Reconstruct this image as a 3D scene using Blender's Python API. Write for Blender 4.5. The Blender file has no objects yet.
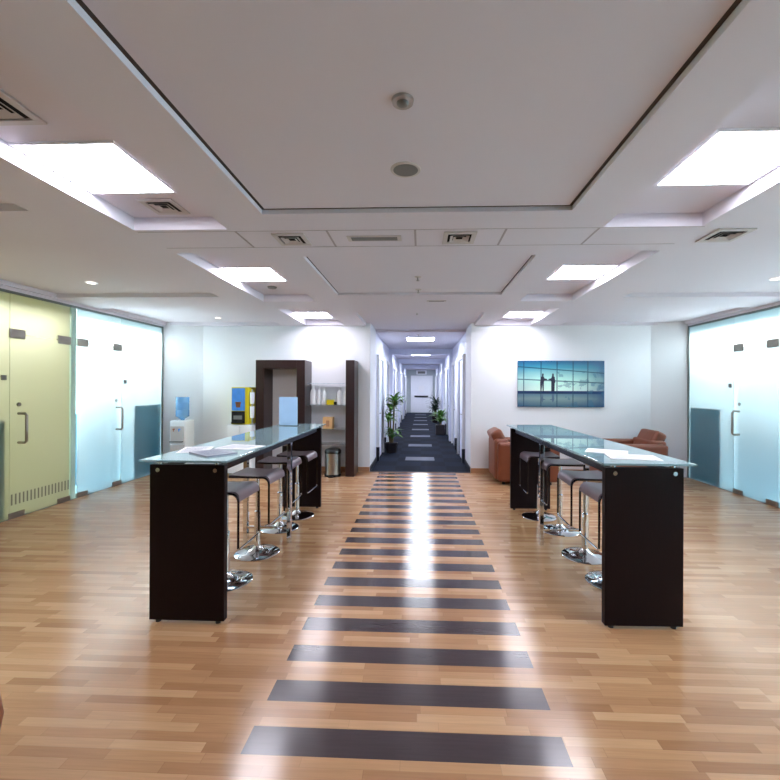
import bpy, bmesh, math, random
from mathutils import Vector, Matrix
random.seed(7)
S = bpy.context.scene
C = S.collection
PI = math.pi
def R(a): return math.radians(a)

# ------------------------------------------------------------------ camera
EYE = 1.58
cam_d = bpy.data.cameras.new('camera')
cam = bpy.data.objects.new('camera', cam_d); C.objects.link(cam)
cam_d.sensor_width = 36; cam_d.lens = 420/780*36
cam_d.shift_x = -0.0186; cam_d.shift_y = -0.0026
cam_d.clip_start = 0.05; cam_d.clip_end = 100
cam.matrix_world = Matrix.Translation((0, 0, EYE)) @ Matrix.Rotation(0.0395, 4, 'Z') @ Matrix.Rotation(PI/2, 4, 'X') @ Matrix.Rotation(0.0045, 4, 'Z')
S.camera = cam

# ------------------------------------------------------------------ world, exposure, lamps
w = bpy.data.worlds.new('world'); S.world = w; w.use_nodes = True
w.node_tree.nodes['Background'].inputs[0].default_value = (0.75, 0.85, 1, 1)
w.node_tree.nodes['Background'].inputs[1].default_value = 0.3
S.view_settings.view_transform = 'Standard'
S.view_settings.look = 'None'
S.view_settings.gamma = 1
S.view_settings.use_curve_mapping = False
S.view_settings.exposure = 0.34
PANEL = 26.0        # ceiling light diffusers in the hall
CORR = 44.0         # in the corridor
def lamp(name, loc, sx, sy, power, col):
    l = bpy.data.lights.new(name, 'AREA'); l.shape = 'RECTANGLE'; l.size = sx; l.size_y = sy
    l.energy = power; l.color = col
    o = bpy.data.objects.new(name, l); C.objects.link(o); o.location = loc
    return o
# ceiling lamps of the offices behind the glass
lamp('office_lamp', (-5.35, 1.5, 2.6), 0.5, 8, 110, (1, 0.98, 0.93))
lamp('office_lamp', (-5.35, 6.9, 2.6), 0.5, 1.8, 195, (0.97, 1, 1))
lamp('office_lamp', (5.3, 1.0, 2.6), 0.5, 9, 480, (0.95, 0.99, 1))
lamp('office_lamp', (5.3, 6.8, 2.6), 0.5, 1.8, 150, (0.95, 0.99, 1))

# ------------------------------------------------------------------ materials
def lin(c):
    c = c/255
    return c/12.92 if c <= 0.04045 else ((c+0.055)/1.055)**2.4
def srgb(r, g, b): return (lin(r), lin(g), lin(b), 1)
class NT:
    def __init__(s, name):
        s.m = bpy.data.materials.new(name); s.m.use_nodes = True
        s.t = s.m.node_tree; s.b = s.t.nodes['Principled BSDF']; s.out = s.t.nodes['Material Output']
    def n(s, typ, **kw):
        x = s.t.nodes.new(typ)
        for k, v in kw.items(): setattr(x, k, v)
        return x
    def l(s, a, b): s.t.links.new(a, b)
    def math(s, op, a, b=None, c=None):
        x = s.n('ShaderNodeMath', operation=op)
        for i, v in enumerate((a, b, c)):
            if v is None: continue
            if isinstance(v, (int, float)): x.inputs[i].default_value = v
            else: s.l(v, x.inputs[i])
        return x.outputs[0]
    def mix(s, fac, a, b):
        x = s.n('ShaderNodeMix', data_type='RGBA')
        for i, v in ((0, fac), (6, a), (7, b)):
            if isinstance(v, (int, float, tuple)): x.inputs[i].default_value = v
            else: s.l(v, x.inputs[i])
        return x.outputs[2]
def mat(name, col, rough=0.5, metal=0.0, noise=0.04, scale=8.0, bump=0.0, coat=0.0, stretch=(1,1,1), **kw):
    T = NT(name); b = T.b
    tc = T.n('ShaderNodeTexCoord'); mp = T.n('ShaderNodeMapping'); mp.inputs['Scale'].default_value = stretch
    T.l(tc.outputs['Object'], mp.inputs[0])
    nz = T.n('ShaderNodeTexNoise'); nz.inputs['Scale'].default_value = scale; nz.inputs['Detail'].default_value = 4
    T.l(mp.outputs[0], nz.inputs['Vector'])
    a = tuple(min(1, v*(1-noise)) for v in col[:3])+(1,); c2 = tuple(min(1, v*(1+noise)) for v in col[:3])+(1,)
    T.l(T.mix(nz.outputs['Fac'], a, c2), b.inputs['Base Color'])
    b.inputs['Roughness'].default_value = rough; b.inputs['Metallic'].default_value = metal
    b.inputs['Coat Weight'].default_value = coat
    if bump:
        bp = T.n('ShaderNodeBump'); bp.inputs['Strength'].default_value = bump; bp.inputs['Distance'].default_value = 0.01
        T.l(nz.outputs['Fac'], bp.inputs['Height']); T.l(bp.outputs[0], b.inputs['Normal'])
    for k, v in kw.items(): b.inputs[k.replace('_', ' ')].default_value = v
    return T.m
def emit(name, col, strength):
    T = NT(name); e = T.n('ShaderNodeEmission'); e.inputs[0].default_value = col; e.inputs[1].default_value = strength
    T.l(e.outputs[0], T.out.inputs[0]); return T.m

M = {}
M['wall'] = mat('white_wall_paint', srgb(228, 229, 234), 0.6, noise=0.015, scale=3)
M['ceil'] = mat('ceiling_paint', srgb(218, 213, 222), 0.8, noise=0.012, scale=2)
M['wall_grey'] = mat('grey_wall_paint', srgb(120, 116, 118), 0.6)
M['groove'] = mat('painted_gap_shade', srgb(70, 60, 58), 0.8)  # near-flush strip coloured dark, standing in for shade in a deeper gap
M['corr_wall'] = mat('corridor_paint', srgb(222, 226, 243), 0.5, noise=0.015)
M['corr_dim'] = mat('corridor_end_paint', srgb(176, 184, 186), 0.6, noise=0.02)
M['white'] = mat('white_lacquer', srgb(236, 238, 242), 0.3)
M['wenge'] = mat('wenge_veneer', srgb(25, 10, 12), 0.5, noise=0.35, scale=14, stretch=(6, 6, 0.5), Specular_IOR_Level=0.15)
M['wenge_light'] = mat('wenge_cabinet_veneer', srgb(44, 24, 25), 0.32, noise=0.3, scale=14, stretch=(6, 6, 0.5))
M['chrome'] = mat('chrome', srgb(222, 224, 228), 0.07, 1.0, noise=0.01)
M['steel'] = mat('brushed_steel', srgb(170, 168, 165), 0.28, 1.0, noise=0.08, scale=30, stretch=(1, 1, 20))
M['darkchrome'] = mat('dark_chrome', srgb(60, 56, 60), 0.14, 1.0, noise=0.02)
M['black'] = mat('black_plastic', srgb(18, 18, 20), 0.35)
M['seat'] = mat('brown_bent_plywood', srgb(112, 92, 98), 0.3, noise=0.12, scale=10, stretch=(1, 8, 1))
M['leather'] = mat('tan_leather', srgb(118, 58, 32), 0.42, noise=0.14, scale=9, bump=0.25)
M['base_wood'] = mat('baseboard_wood', srgb(176, 128, 92), 0.4, noise=0.12, scale=10, stretch=(0.5, 6, 6))
M['skirt_dark'] = mat('dark_skirting', srgb(34, 38, 48), 0.5)
M['fitting'] = mat('satin_fitting', srgb(158, 152, 144), 0.35, 0.85, noise=0.1)
M['grey'] = mat('grey_plastic', srgb(120, 120, 118), 0.5)
M['louver'] = mat('vent_enamel', srgb(200, 192, 190), 0.5)
M['shade_plate'] = mat('vent_painted_shade', srgb(16, 14, 14), 0.9)
M['paper'] = mat('paper', srgb(238, 238, 240), 0.6)
M['ink'] = mat('printed_ink', srgb(120, 130, 150), 0.6)
M['cover'] = mat('magazine_cover', srgb(150, 152, 168), 0.35)
M['yellow'] = mat('yellow_plastic', srgb(226, 206, 30), 0.35)
M['sky_blue'] = mat('printed_blue', srgb(70, 140, 220), 0.35, noise=0.25, scale=12)
M['coffee'] = mat('printed_brown', srgb(170, 100, 60), 0.4, noise=0.4, scale=20)
M['cream'] = mat('cardboard', srgb(222, 180, 128), 0.6)
M['pot'] = mat('dark_clay_pot', srgb(42, 36, 38), 0.5)
M['soil'] = mat('soil', srgb(40, 28, 20), 0.9, bump=0.5)
M['leaf'] = mat('leaf_green', srgb(84, 134, 52), 0.4, noise=0.35, scale=6)
M['leaf_dark'] = mat('leaf_dark_green', srgb(26, 52, 30), 0.45, noise=0.35, scale=6)
M['stem'] = mat('cane_stem', srgb(120, 104, 66), 0.7, noise=0.2)
M['teal'] = mat('teal_laminate', srgb(34, 96, 116), 0.5)
M['paleblue'] = mat('pale_blue_laminate', srgb(90, 170, 200), 0.6)
M['office_white'] = mat('office_white', srgb(236, 242, 242), 0.7)
M['office_yellow'] = mat('office_yellow', srgb(226, 224, 196), 0.7)
M['office_floor'] = mat('office_carpet', srgb(120, 175, 195), 0.9)
M['office_floor_y'] = mat('office_carpet_olive', srgb(150, 155, 130), 0.9)
M['light'] = emit('light_diffuser', (0.90, 0.89, 1, 1), PANEL)
M['clight'] = emit('corridor_diffuser', (0.86, 0.90, 1, 1), CORR)
M['spot'] = emit('downlight_lens', (1, 0.9, 0.75, 1), 3)

def glassm(name, col, rough=0.0, trans=1.0, ior=1.5):
    T = NT(name); b = T.b
    b.inputs['Base Color'].default_value = col; b.inputs['Roughness'].default_value = rough
    b.inputs['Transmission Weight'].default_value = trans; b.inputs['IOR'].default_value = ior
    return T.m
M['glass_top'] = glassm('table_glass', (0.60, 0.84, 0.90, 1), 0.02, 0.7)
M['glass_shelf'] = glassm('clear_shelf_glass', (0.75, 0.85, 0.9, 1), 0.02, 1)
M['bottle_blue'] = glassm('blue_water_bottle', (0.25, 0.55, 0.92, 1), 0.1, 0.55)
M['acrylic'] = mat('blue_printed_card', srgb(172, 208, 244), 0.2)

def frosted(name, tint, clear, transl=0.55):
    T = NT(name)
    tr = T.n('ShaderNodeBsdfTranslucent'); tr.inputs[0].default_value = tint
    tp = T.n('ShaderNodeBsdfTransparent'); tp.inputs[0].default_value = tint
    gl = T.n('ShaderNodeBsdfGlossy'); gl.inputs['Roughness'].default_value = 0.12
    df = T.n('ShaderNodeBsdfDiffuse'); df.inputs[0].default_value = tint
    m1 = T.n('ShaderNodeMixShader'); m1.inputs[0].default_value = clear
    T.l(tr.outputs[0], m1.inputs[1]); T.l(tp.outputs[0], m1.inputs[2])
    m2 = T.n('ShaderNodeMixShader'); m2.inputs[0].default_value = 0.04
    T.l(m1.outputs[0], m2.inputs[1]); T.l(df.outputs[0], m2.inputs[2])
    fr = T.n('ShaderNodeFresnel'); fr.inputs[0].default_value = 1.3
    m3 = T.n('ShaderNodeMixShader'); T.l(fr.outputs[0], m3.inputs[0])
    T.l(m2.outputs[0], m3.inputs[1]); T.l(gl.outputs[0], m3.inputs[2])
    T.l(m3.outputs[0], T.out.inputs[0]); return T.m
M['frost'] = frosted('frosted_glass', (0.92, 0.98, 0.985, 1), 0.5)
M['frost_y'] = frosted('frosted_glass_olive', (0.90, 0.92, 0.81, 1), 0.35)
M['edge'] = mat('green_glass_edge', srgb(180, 212, 200), 0.2)

def floor_mat():
    T = NT('laminate_floor')
    tc = T.n('ShaderNodeTexCoord'); sx = T.n('ShaderNodeSeparateXYZ'); T.l(tc.outputs['Object'], sx.inputs[0])
    X, Y = sx.outputs[0], sx.outputs[1]
    PER = 0.31; RH = PER/6
    v = T.math('DIVIDE', T.math('SUBTRACT', Y, 1.78), RH)
    row = T.math('FLOOR', v); rfrac = T.math('FRACT', v)
    wn = T.n('ShaderNodeTexWhiteNoise', noise_dimensions='1D'); T.l(row, wn.inputs['W'])
    u = T.math('ADD', T.math('DIVIDE', X, 0.42), T.math('MULTIPLY', wn.outputs['Value'], 7.3))
    wob = T.math('MULTIPLY', T.math('SINE', T.math('MULTIPLY', T.math('FLOOR', u), 3.7)), 0.0)
    col = T.math('FLOOR', u); cf = T.math('FRACT', u)
    cv = T.n('ShaderNodeCombineXYZ'); T.l(col, cv.inputs[0]); T.l(row, cv.inputs[1])
    w2 = T.n('ShaderNodeTexWhiteNoise', noise_dimensions='2D'); T.l(cv.outputs[0], w2.inputs['Vector'])
    ramp = T.n('ShaderNodeValToRGB'); e = ramp.color_ramp.elements
    e[0].position = 0; e[0].color = srgb(164, 118, 84); e[1].position = 1; e[1].color = srgb(202, 160, 122)
    k = e.new(0.3); k.color = srgb(179, 133, 96); k = e.new(0.65); k.color = srgb(190, 145, 106)
    T.l(w2.outputs['Value'], ramp.inputs[0])
    # grain
    mp = T.n('ShaderNodeMapping'); mp.inputs['Scale'].default_value = (2.2, 45, 1)
    off = T.n('ShaderNodeVectorMath', operation='ADD'); T.l(tc.outputs['Object'], off.inputs[0]); T.l(w2.outputs['Color'], off.inputs[1])
    T.l(off.outputs[0], mp.inputs[0])
    nz = T.n('ShaderNodeTexNoise'); nz.inputs['Scale'].default_value = 2; nz.inputs['Detail'].default_value = 5
    T.l(mp.outputs[0], nz.inputs['Vector'])
    gr = T.math('ADD', T.math('MULTIPLY', nz.outputs['Fac'], 0.36), 0.82)
    seam = T.math('MINIMUM', T.math('MULTIPLY', T.math('LESS_THAN', rfrac, 0.05), 0.14), 1.0)
    seam2 = T.math('MULTIPLY', T.math('LESS_THAN', cf, 0.006), 0.18)
    g2 = T.math('SUBTRACT', T.math('SUBTRACT', gr, seam), seam2)
    vs = T.n('ShaderNodeVectorMath', operation='SCALE'); T.l(ramp.outputs[0], vs.inputs[0]); T.l(g2, vs.inputs['Scale'])
    # dark inlaid cross boards
    ph = T.math('FRACT', T.math('DIVIDE', T.math('SUBTRACT', Y, 1.78-PER*10), PER))
    s1 = T.math('LESS_THAN', ph, 0.49)
    inx = T.math('MULTIPLY', T.math('GREATER_THAN', X, -0.771), T.math('LESS_THAN', X, 0.643))
    s = T.math('MULTIPLY', s1, inx)
    s = T.math('MULTIPLY', s, T.math('LESS_THAN', Y, 7.9))
    dk = T.n('ShaderNodeVectorMath', operation='SCALE'); dk.inputs[0].default_value = srgb(64, 52, 56)[:3]
    T.l(T.math('ADD', T.math('MULTIPLY', nz.outputs['Fac'], 0.5), 0.75), dk.inputs['Scale'])
    T.l(T.mix(s, vs.outputs[0], dk.outputs[0]), T.b.inputs['Base Color'])
    T.b.inputs['Roughness'].default_value = 0.24
    rr = T.math('ADD', T.math('MULTIPLY', nz.outputs['Fac'], 0.05), 0.175)
    tg = T.n('ShaderNodeCombineXYZ'); tg.inputs[1].default_value = 1.0; T.l(tg.outputs[0], T.b.inputs['Tangent'])
    T.b.inputs['Anisotropic'].default_value = 0.78
    T.b.inputs['Specular IOR Level'].default_value = 0.75
    T.l(rr, T.b.inputs['Roughness'])
    return T.m
M['floor'] = floor_mat()
def carpet_mat():
    T = NT('corridor_carpet')
    tc = T.n('ShaderNodeTexCoord'); sx = T.n('ShaderNodeSeparateXYZ'); T.l(tc.outputs['Object'], sx.inputs[0])
    X, Y = sx.outputs[0], sx.outputs[1]
    ck = T.n('ShaderNodeTexChecker'); ck.inputs['Scale'].default_value = 2.0
    ck.inputs['Color1'].default_value = srgb(14, 20, 33); ck.inputs['Color2'].default_value = srgb(20, 29, 46)
    T.l(tc.outputs['Object'], ck.inputs['Vector'])
    nz = T.n('ShaderNodeTexNoise'); nz.inputs['Scale'].default_value = 90
    T.l(tc.outputs['Object'], nz.inputs['Vector'])
    base = T.n('ShaderNodeVectorMath', operation='SCALE'); T.l(ck.outputs['Color'], base.inputs[0])
    T.l(T.math('ADD', T.math('MULTIPLY', nz.outputs['Fac'], 0.6), 0.7), base.inputs['Scale'])
    ph = T.math('FRACT', T.math('DIVIDE', T.math('SUBTRACT', Y, 9.15-2.2*4), 2.2))
    t1 = T.math('LESS_THAN', ph, 0.46/2.2)
    t2 = T.math('LESS_THAN', T.math('ABSOLUTE', T.math('ADD', X, 0.02)), 0.32)
    T.l(T.mix(T.math('MULTIPLY', t1, t2), base.outputs[0], srgb(112, 116, 126)), T.b.inputs['Base Color'])
    T.b.inputs['Roughness'].default_value = 0.9; T.b.inputs['Specular IOR Level'].default_value = 0.15
    return T.m
M['carpet'] = carpet_mat()

# ------------------------------------------------------------------ helpers
def BM(): return bmesh.new()
def box(bm, x0, x1, y0, y1, z0, z1, mi=0):
    v = [bm.verts.new((x, y, z)) for x in (x0, x1) for y in (y0, y1) for z in (z0, z1)]
    for q in ((0,1,3,2), (4,6,7,5), (0,4,5,1), (2,3,7,6), (0,2,6,4), (1,5,7,3)):
        f = bm.faces.new([v[i] for i in q]); f.material_index = mi
def lathe(bm, prof, c=(0,0,0), seg=24, mi=0):
    rings = []
    for r, z in prof:
        if r < 1e-5: rings.append([bm.verts.new((c[0], c[1], c[2]+z))])
        else: rings.append([bm.verts.new((c[0]+r*math.cos(2*PI*i/seg), c[1]+r*math.sin(2*PI*i/seg), c[2]+z)) for i in range(seg)])
    for a, b in zip(rings, rings[1:]):
        for i in range(seg):
            j = (i+1) % seg
            if len(a) == 1 and len(b) == 1: continue
            if len(a) == 1: f = bm.faces.new((a[0], b[i], b[j]))
            elif len(b) == 1: f = bm.faces.new((a[i], a[j], b[0]))
            else: f = bm.faces.new((a[i], a[j], b[j], b[i]))
            f.material_index = mi
def sweep(bm, pts, section, up=Vector((0,0,1)), closed=False, mi=0):
    """section: list of (side, normal) offsets; frame from path tangent and a fixed side vector"""
    n = len(pts); rings = []
    for i, p in enumerate(pts):
        a = pts[(i-1) % n] if (closed or i > 0) else pts[i]
        b = pts[(i+1) % n] if (closed or i < n-1) else pts[i]
        t = (Vector(b)-Vector(a)).normalized()
        s = t.cross(up)
        if s.length < 1e-3: s = t.cross(Vector((1, 0, 0)))
        s.normalize(); nn = s.cross(t)
        rings.append([bm.verts.new(Vector(p)+s*u+nn*v) for u, v in section])
    m = len(section)
    for i in range(n if closed else n-1):
        A, B = rings[i], rings[(i+1) % n]
        for k in range(m):
            f = bm.faces.new((A[k], A[(k+1) % m], B[(k+1) % m], B[k])); f.material_index = mi
    if not closed:
        bm.faces.new(list(reversed(rings[0]))).material_index = mi; bm.faces.new(rings[-1]).material_index = mi
def circ(r, n=10): return [(r*math.cos(2*PI*i/n), r*math.sin(2*PI*i/n)) for i in range(n)]
def tube(bm, pts, r, n=10, closed=False, up=Vector((0,0,1)), mi=0): sweep(bm, pts, circ(r, n), up, closed, mi)
def cyl(bm, a, b, r, n=16, mi=0):
    t = (Vector(b)-Vector(a)).normalized(); up = Vector((0,0,1)) if abs(t.z) < 0.9 else Vector((1,0,0))
    sweep(bm, [a, b], circ(r, n), up, False, mi)
def obj(name, bm, m, parent=None, bevel=0, smooth=False, loc=(0,0,0), subsurf=0):
    bmesh.ops.recalc_face_normals(bm, faces=bm.faces)
    me = bpy.data.meshes.new(name); bm.to_mesh(me); bm.free()
    for x in (m if isinstance(m, (list, tuple)) else [m]): me.materials.append(M[x])
    o = bpy.data.objects.new(name, me); C.objects.link(o); o.location = loc
    if parent: o.parent = parent
    if smooth:
        for p in me.polygons: p.use_smooth = True
        try: me.set_sharp_from_angle(angle=R(40))
        except Exception: pass
    if bevel:
        b = o.modifiers.new('bevel', 'BEVEL'); b.width = bevel; b.segments = 2; b.limit_method = 'ANGLE'
    if subsurf:
        s = o.modifiers.new('sub', 'SUBSURF'); s.levels = subsurf; s.render_levels = subsurf
    return o
def tag(o, label, cat, group=None, kind=None):
    if label: o['label'] = label
    if cat: o['category'] = cat
    if group: o['group'] = group
    if kind: o['kind'] = kind
    return o
def struct(name, bm, m, **kw):
    o = obj(name, bm, m, **kw); o['kind'] = 'structure'; return o
def sempty(name, loc=(0,0,0)):
    o = bpy.data.objects.new(name, None); C.objects.link(o); o.location = loc; o['kind'] = 'structure'; o.empty_display_size = 0.1; return o
def thing(name, label, cat, loc=(0,0,0), rz=0, group=None):
    o = bpy.data.objects.new(name, None); C.objects.link(o); o.location = loc; o.rotation_euler = (0,0,rz); o.empty_display_size = 0.1
    return tag(o, label, cat, group)
def dup(root, loc, rz, label, group=None, lvl=0):
    r = root.copy(); C.objects.link(r); r.location = loc; r.rotation_euler = (0,0,rz); r['label'] = label
    if group: r['group'] = group
    for ch in list(root.children):
        c = ch.copy(); C.objects.link(c); c.parent = r
        for g in list(ch.children):
            d = g.copy(); C.objects.link(d); d.parent = c
    return r

# ------------------------------------------------------------------ room geometry constants
XL, XR = -4.87, 4.79
YB = 7.88            # far wall
YN = -4.0            # wall behind the camera
ZC = 2.75            # main ceiling level
CXL, CXR = -0.96, 0.93
CY1 = 27.0

# floor
bm = BM(); box(bm, XL, XR, YN, YB+0.02, -0.1, 0); struct('floor', bm, 'floor')
bm = BM(); box(bm, CXL-0.02, CXR+0.02, YB+0.02, CY1, -0.1, 0.004); struct('floor_corridor', bm, 'carpet')
bm = BM(); box(bm, CXL, CXR, YB-0.005, YB+0.03, 0, 0.007); struct('trim_1', bm, 'skirt_dark')

# ceiling from level cells
rects = []   # (x0,x1,y0,y1,z,mat)
def recess(x0, x1, y0, y1, z, groove=0.0):
    if groove: rects.append((x0, x1, y0, y1, z+0.004, 1)); rects.append((x0+groove, x1-groove, y0+groove, y1-groove, z, 0))
    else: rects.append((x0, x1, y0, y1, z, 0))
recess(-1.08, 0.985, -2.4, 2.80, 2.777, 0.024)
recess(-1.06, 1.00, 3.72, 5.28, 2.777, 0.014)
recess(-1.04, 0.98, 6.55, YB, 2.80)
PK = [(-1.5, 0.5), (1.03, 3.06), (3.60, 5.65), (6.17, 7.80)]
for y0, y1 in PK:
    recess(-2.15, -1.44, y0, y1, 2.845); recess(1.31, 2.01, y0+0.03, y1+0.03, 2.845)
for y0, y1 in [(-2.2, 0.1), (0.6, 2.70), (3.45, 5.35), (6.1, 7.75)]:
    recess(-4.80, -2.62, y0, y1, 2.80); recess(2.55, 4.72, y0+0.1, y1+0.1, 2.80)
# a row of narrow access panels across the middle beam
for k in range(5):
    pass
xs = sorted({XL-0.06, XR+0.06} | {r[0] for r in rects} | {r[1] for r in rects})
ys = sorted({YN, YB} | {r[2] for r in rects} | {r[3] for r in rects})
def level(x, y):
    z = (ZC, 0)
    for r in rects:
        if r[0] < x < r[1] and r[2] < y < r[3]: z = (r[4], r[5])
    return z
bm = BM()
nx, ny = len(xs)-1, len(ys)-1
L = [[level((xs[i]+xs[i+1])/2, (ys[j]+ys[j+1])/2) for j in range(ny)] for i in range(nx)]
def quad(pts, mi):
    f = bm.faces.new([bm.verts.new(p) for p in pts]); f.material_index = mi
for i in range(nx):
    for j in range(ny):
        z, mi = L[i][j]; a, b, c, d = xs[i], xs[i+1], ys[j], ys[j+1]
        quad([(a,c,z), (a,d,z), (b,d,z), (b,c,z)], mi)
        if i+1 < nx and abs(L[i+1][j][0]-z) > 1e-6: z2 = L[i+1][j][0]; quad([(b,c,z), (b,d,z), (b,d,z2), (b,c,z2)], 0)
        if j+1 < ny and abs(L[i][j+1][0]-z) > 1e-6: z2 = L[i][j+1][0]; quad([(a,d,z), (b,d,z), (b,d,z2), (a,d,z2)], 0)
# solid slab above so nothing leaks
box(bm, XL-0.06, XR+0.06, YN, YB, 2.96, 3.02)
me_ceiling = struct('ceiling', bm, ['ceil', 'groove'])
# access panel joints on the beam (thin dark recessed lines)
def joint(name, x0, x1, y0, y1, z=ZC):
    bm = BM(); box(bm, x0, x1, y0, y1, z-0.0015, z+0.004); return struct(name, bm, 'joint')
M['joint'] = mat('panel_joint', srgb(172, 164, 168), 0.8)
n_trim = 2
for xx in (-1.40, -0.71, -0.05, 0.62, 1.29):
    joint('trim_%d' % n_trim, xx-0.008, xx+0.008, 3.10, 3.46); n_trim += 1
for yy in (3.10, 3.46):
    joint('trim_%d' % n_trim, -2.15, 2.03, yy-0.003, yy+0.003); n_trim += 1

# back wall with opening into corridor
T_ = 0.15
bm = BM()
box(bm, -4.17, CXL, YB, YB+T_, 0, 2.80); box(bm, CXR, 4.21, YB, YB+T_, 0, 2.80)
struct('wall_back', bm, 'wall')
def oblique(name, x0, y0, x1, y1, m):
    bm = BM(); d = Vector((x1-x0, y1-y0, 0)).normalized(); n = Vector((-d.y, d.x, 0))*0.1
    if n.y < 0: n = -n
    p = [(x0, y0), (x1, y1), (x1+n.x, y1+n.y), (x0+n.x, y0+n.y)]
    lo = [bm.verts.new((a, b, 0)) for a, b in p]; hi = [bm.verts.new((a, b, 2.79)) for a, b in p]
    bm.faces.new(lo); bm.faces.new(hi)
    for i in range(4): bm.faces.new((lo[i], lo[(i+1) % 4], hi[(i+1) % 4], hi[i]))
    return struct(name, bm, m)
YG = 7.72            # far end of the glass partitions
oblique('wall_back_left', XL, YG, -4.17, YB, 'wall')
oblique('wall_back_right', 4.21, YB, XR, YG, 'wall')
bm = BM(); box(bm, XL-0.06, XR+0.06, YN-0.1, YN, 0, 2.96); struct('wall_front', bm, 'wall_grey')
# baseboards
bm = BM(); box(bm, -4.17, CXL-0.001, YB-0.015, YB, 0, 0.09); struct('baseboard_back_left', bm, 'base_wood')
bm = BM(); box(bm, CXR+0.001, 4.21, YB-0.015, YB, 0, 0.09); struct('baseboard_back_right', bm, 'base_wood')

# ------------------------------------------------------------------ offices behind the glass
def room(side, x_in, x_out, y0, y1, wm, fm, nm):
    bm = BM()
    s = 1 if x_out > x_in else -1
    xa, xb = min(x_in, x_out), max(x_in, x_out)
    box(bm, min(x_out, x_out+s*0.1), max(x_out, x_out+s*0.1), y0-0.1, y1+0.1, 0, 2.9)
    box(bm, xa, xb, y0-0.06, y0, 0, 2.9); box(bm, xa, xb, y1, y1+0.06, 0, 2.9)
    box(bm, xa, xb, y0, y1, 2.75, 2.85)
    struct('wall_office_'+nm, bm, wm)
    bm = BM(); box(bm, xa, xb, y0, y1, -0.1, 0.0); struct('floor_office_'+nm, bm, fm)
room('l', XL-0.07, -7.4, YN, 5.66, 'office_yellow', 'office_floor_y', 'yellow')
room('l', XL-0.07, -7.4, 5.75, 8.6, 'office_white', 'office_floor', 'left')
room('r', XR+0.07, 7.4, YN, 8.6, 'office_white', 'office_floor', 'right')

# glass partitions
ZG = 2.68
def header(name, x0, x1):
    bm = BM(); box(bm, x0, x1, YN, YG+0.02, ZG+0.03, 2.80); struct(name, bm, 'ceil')
header('trim_%d' % n_trim, XL-0.06, XL+0.02); n_trim += 1
header('trim_%d' % n_trim, XR-0.02, XR+0.06); n_trim += 1
M['alu'] = mat('aluminium_rail', srgb(120, 128, 126), 0.35, 0.8)
def rail(name, x):
    bm = BM(); box(bm, x-0.02, x+0.02, YN, YG, ZG, ZG+0.03); box(bm, x-0.02, x+0.02, YG-0.03, YG, 0, ZG)
    box(bm, x-0.012, x+0.012, YN, YG-0.03, 0, 0.006)
    struct(name, bm, 'alu')
rail('trim_%d' % n_trim, XL); n_trim += 1
rail('trim_%d' % n_trim, XR); n_trim += 1
nw = 1
def fixed_pane(x, y0, y1, z0, z1, m, edge_y=None):
    global nw
    bm = BM(); box(bm, x-0.006, x+0.006, y0+0.003, y1-0.003, z0, z1)
    o = struct('window_%d' % nw, bm, m); nw += 1
    return o
nd = 1
def glass_door(x, y0, y1, hinge_far, m, inward):
    """hall side is +x for the left wall (inward=+1), -x for the right wall"""
    global nd
    r = sempty('door_%d' % nd, (x, (y0+y1)/2, 0)); nd += 1
    h = (y1-y0)/2; s = inward
    bm = BM(); box(bm, -0.006, 0.006, -h+0.004, h-0.004, 0.012, 2.20); obj('glass_pane', bm, m, r)
    ph = (h-0.09) if hinge_far else (-h+0.09)
    for zz in (0.035, 2.19):
        bm = BM(); box(bm, -0.016, 0.016, ph-0.10, ph+0.10, zz-0.033, zz+0.035 if zz < 1 else zz+0.075)
        obj('patch_fitting', bm, 'fitting', r, bevel=0.003)
    pl = -ph
    for zz in (0.035, 2.19):
        bm = BM(); box(bm, -0.016, 0.016, pl-0.10, pl+0.10, zz-0.033, zz+0.035 if zz < 1 else zz+0.075)
        obj('patch_fitting', bm, 'fitting', r, bevel=0.003)
    # D pull handle
    yy = pl + (0.02 if pl > 0 else -0.02)*-1
    bm = BM(); X0 = s*0.012
    pts = [(s*0.006, yy, 0.90), (s*0.09, yy, 0.90), (s*0.11, yy, 0.92), (s*0.11, yy, 1.23), (s*0.09, yy, 1.25), (s*0.006, yy, 1.25)]
    tube(bm, [Vector(p) for p in pts], 0.016, 10, up=Vector((0, 1, 0))); obj('door_handle', bm, 'fitting', r, smooth=True)
    bm = BM(); cyl(bm, (s*0.004, yy, 1.36), (s*0.02, yy, 1.36), 0.025, 16); obj('lock_cylinder', bm, 'steel', r, smooth=True)
    return r
# left wall: olive office
fixed_pane(XL, YN, 1.2, 0.008, ZG, 'frost_y'); fixed_pane(XL, 1.2, 3.0, 0.008, ZG, 'frost_y'); fixed_pane(XL, 3.0, 4.78, 0.008, ZG, 'frost_y')
glass_door(XL, 4.78, 5.63, True, 'frost_y', 1); fixed_pane(XL, 4.78, 5.63, 2.21, ZG, 'frost_y')
glass_door(XL, 5.76, 6.63, False, 'frost', 1); fixed_pane(XL, 5.76, 6.63, 2.21, ZG, 'frost')
fixed_pane(XL, 6.63, YG-0.03, 0.008, ZG, 'frost')
bm = BM(); box(bm, XL-0.05, XL+0.006, 5.655, 5.735, 0.0, ZG); struct('trim_%d' % n_trim, bm, 'edge'); n_trim += 1
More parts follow.
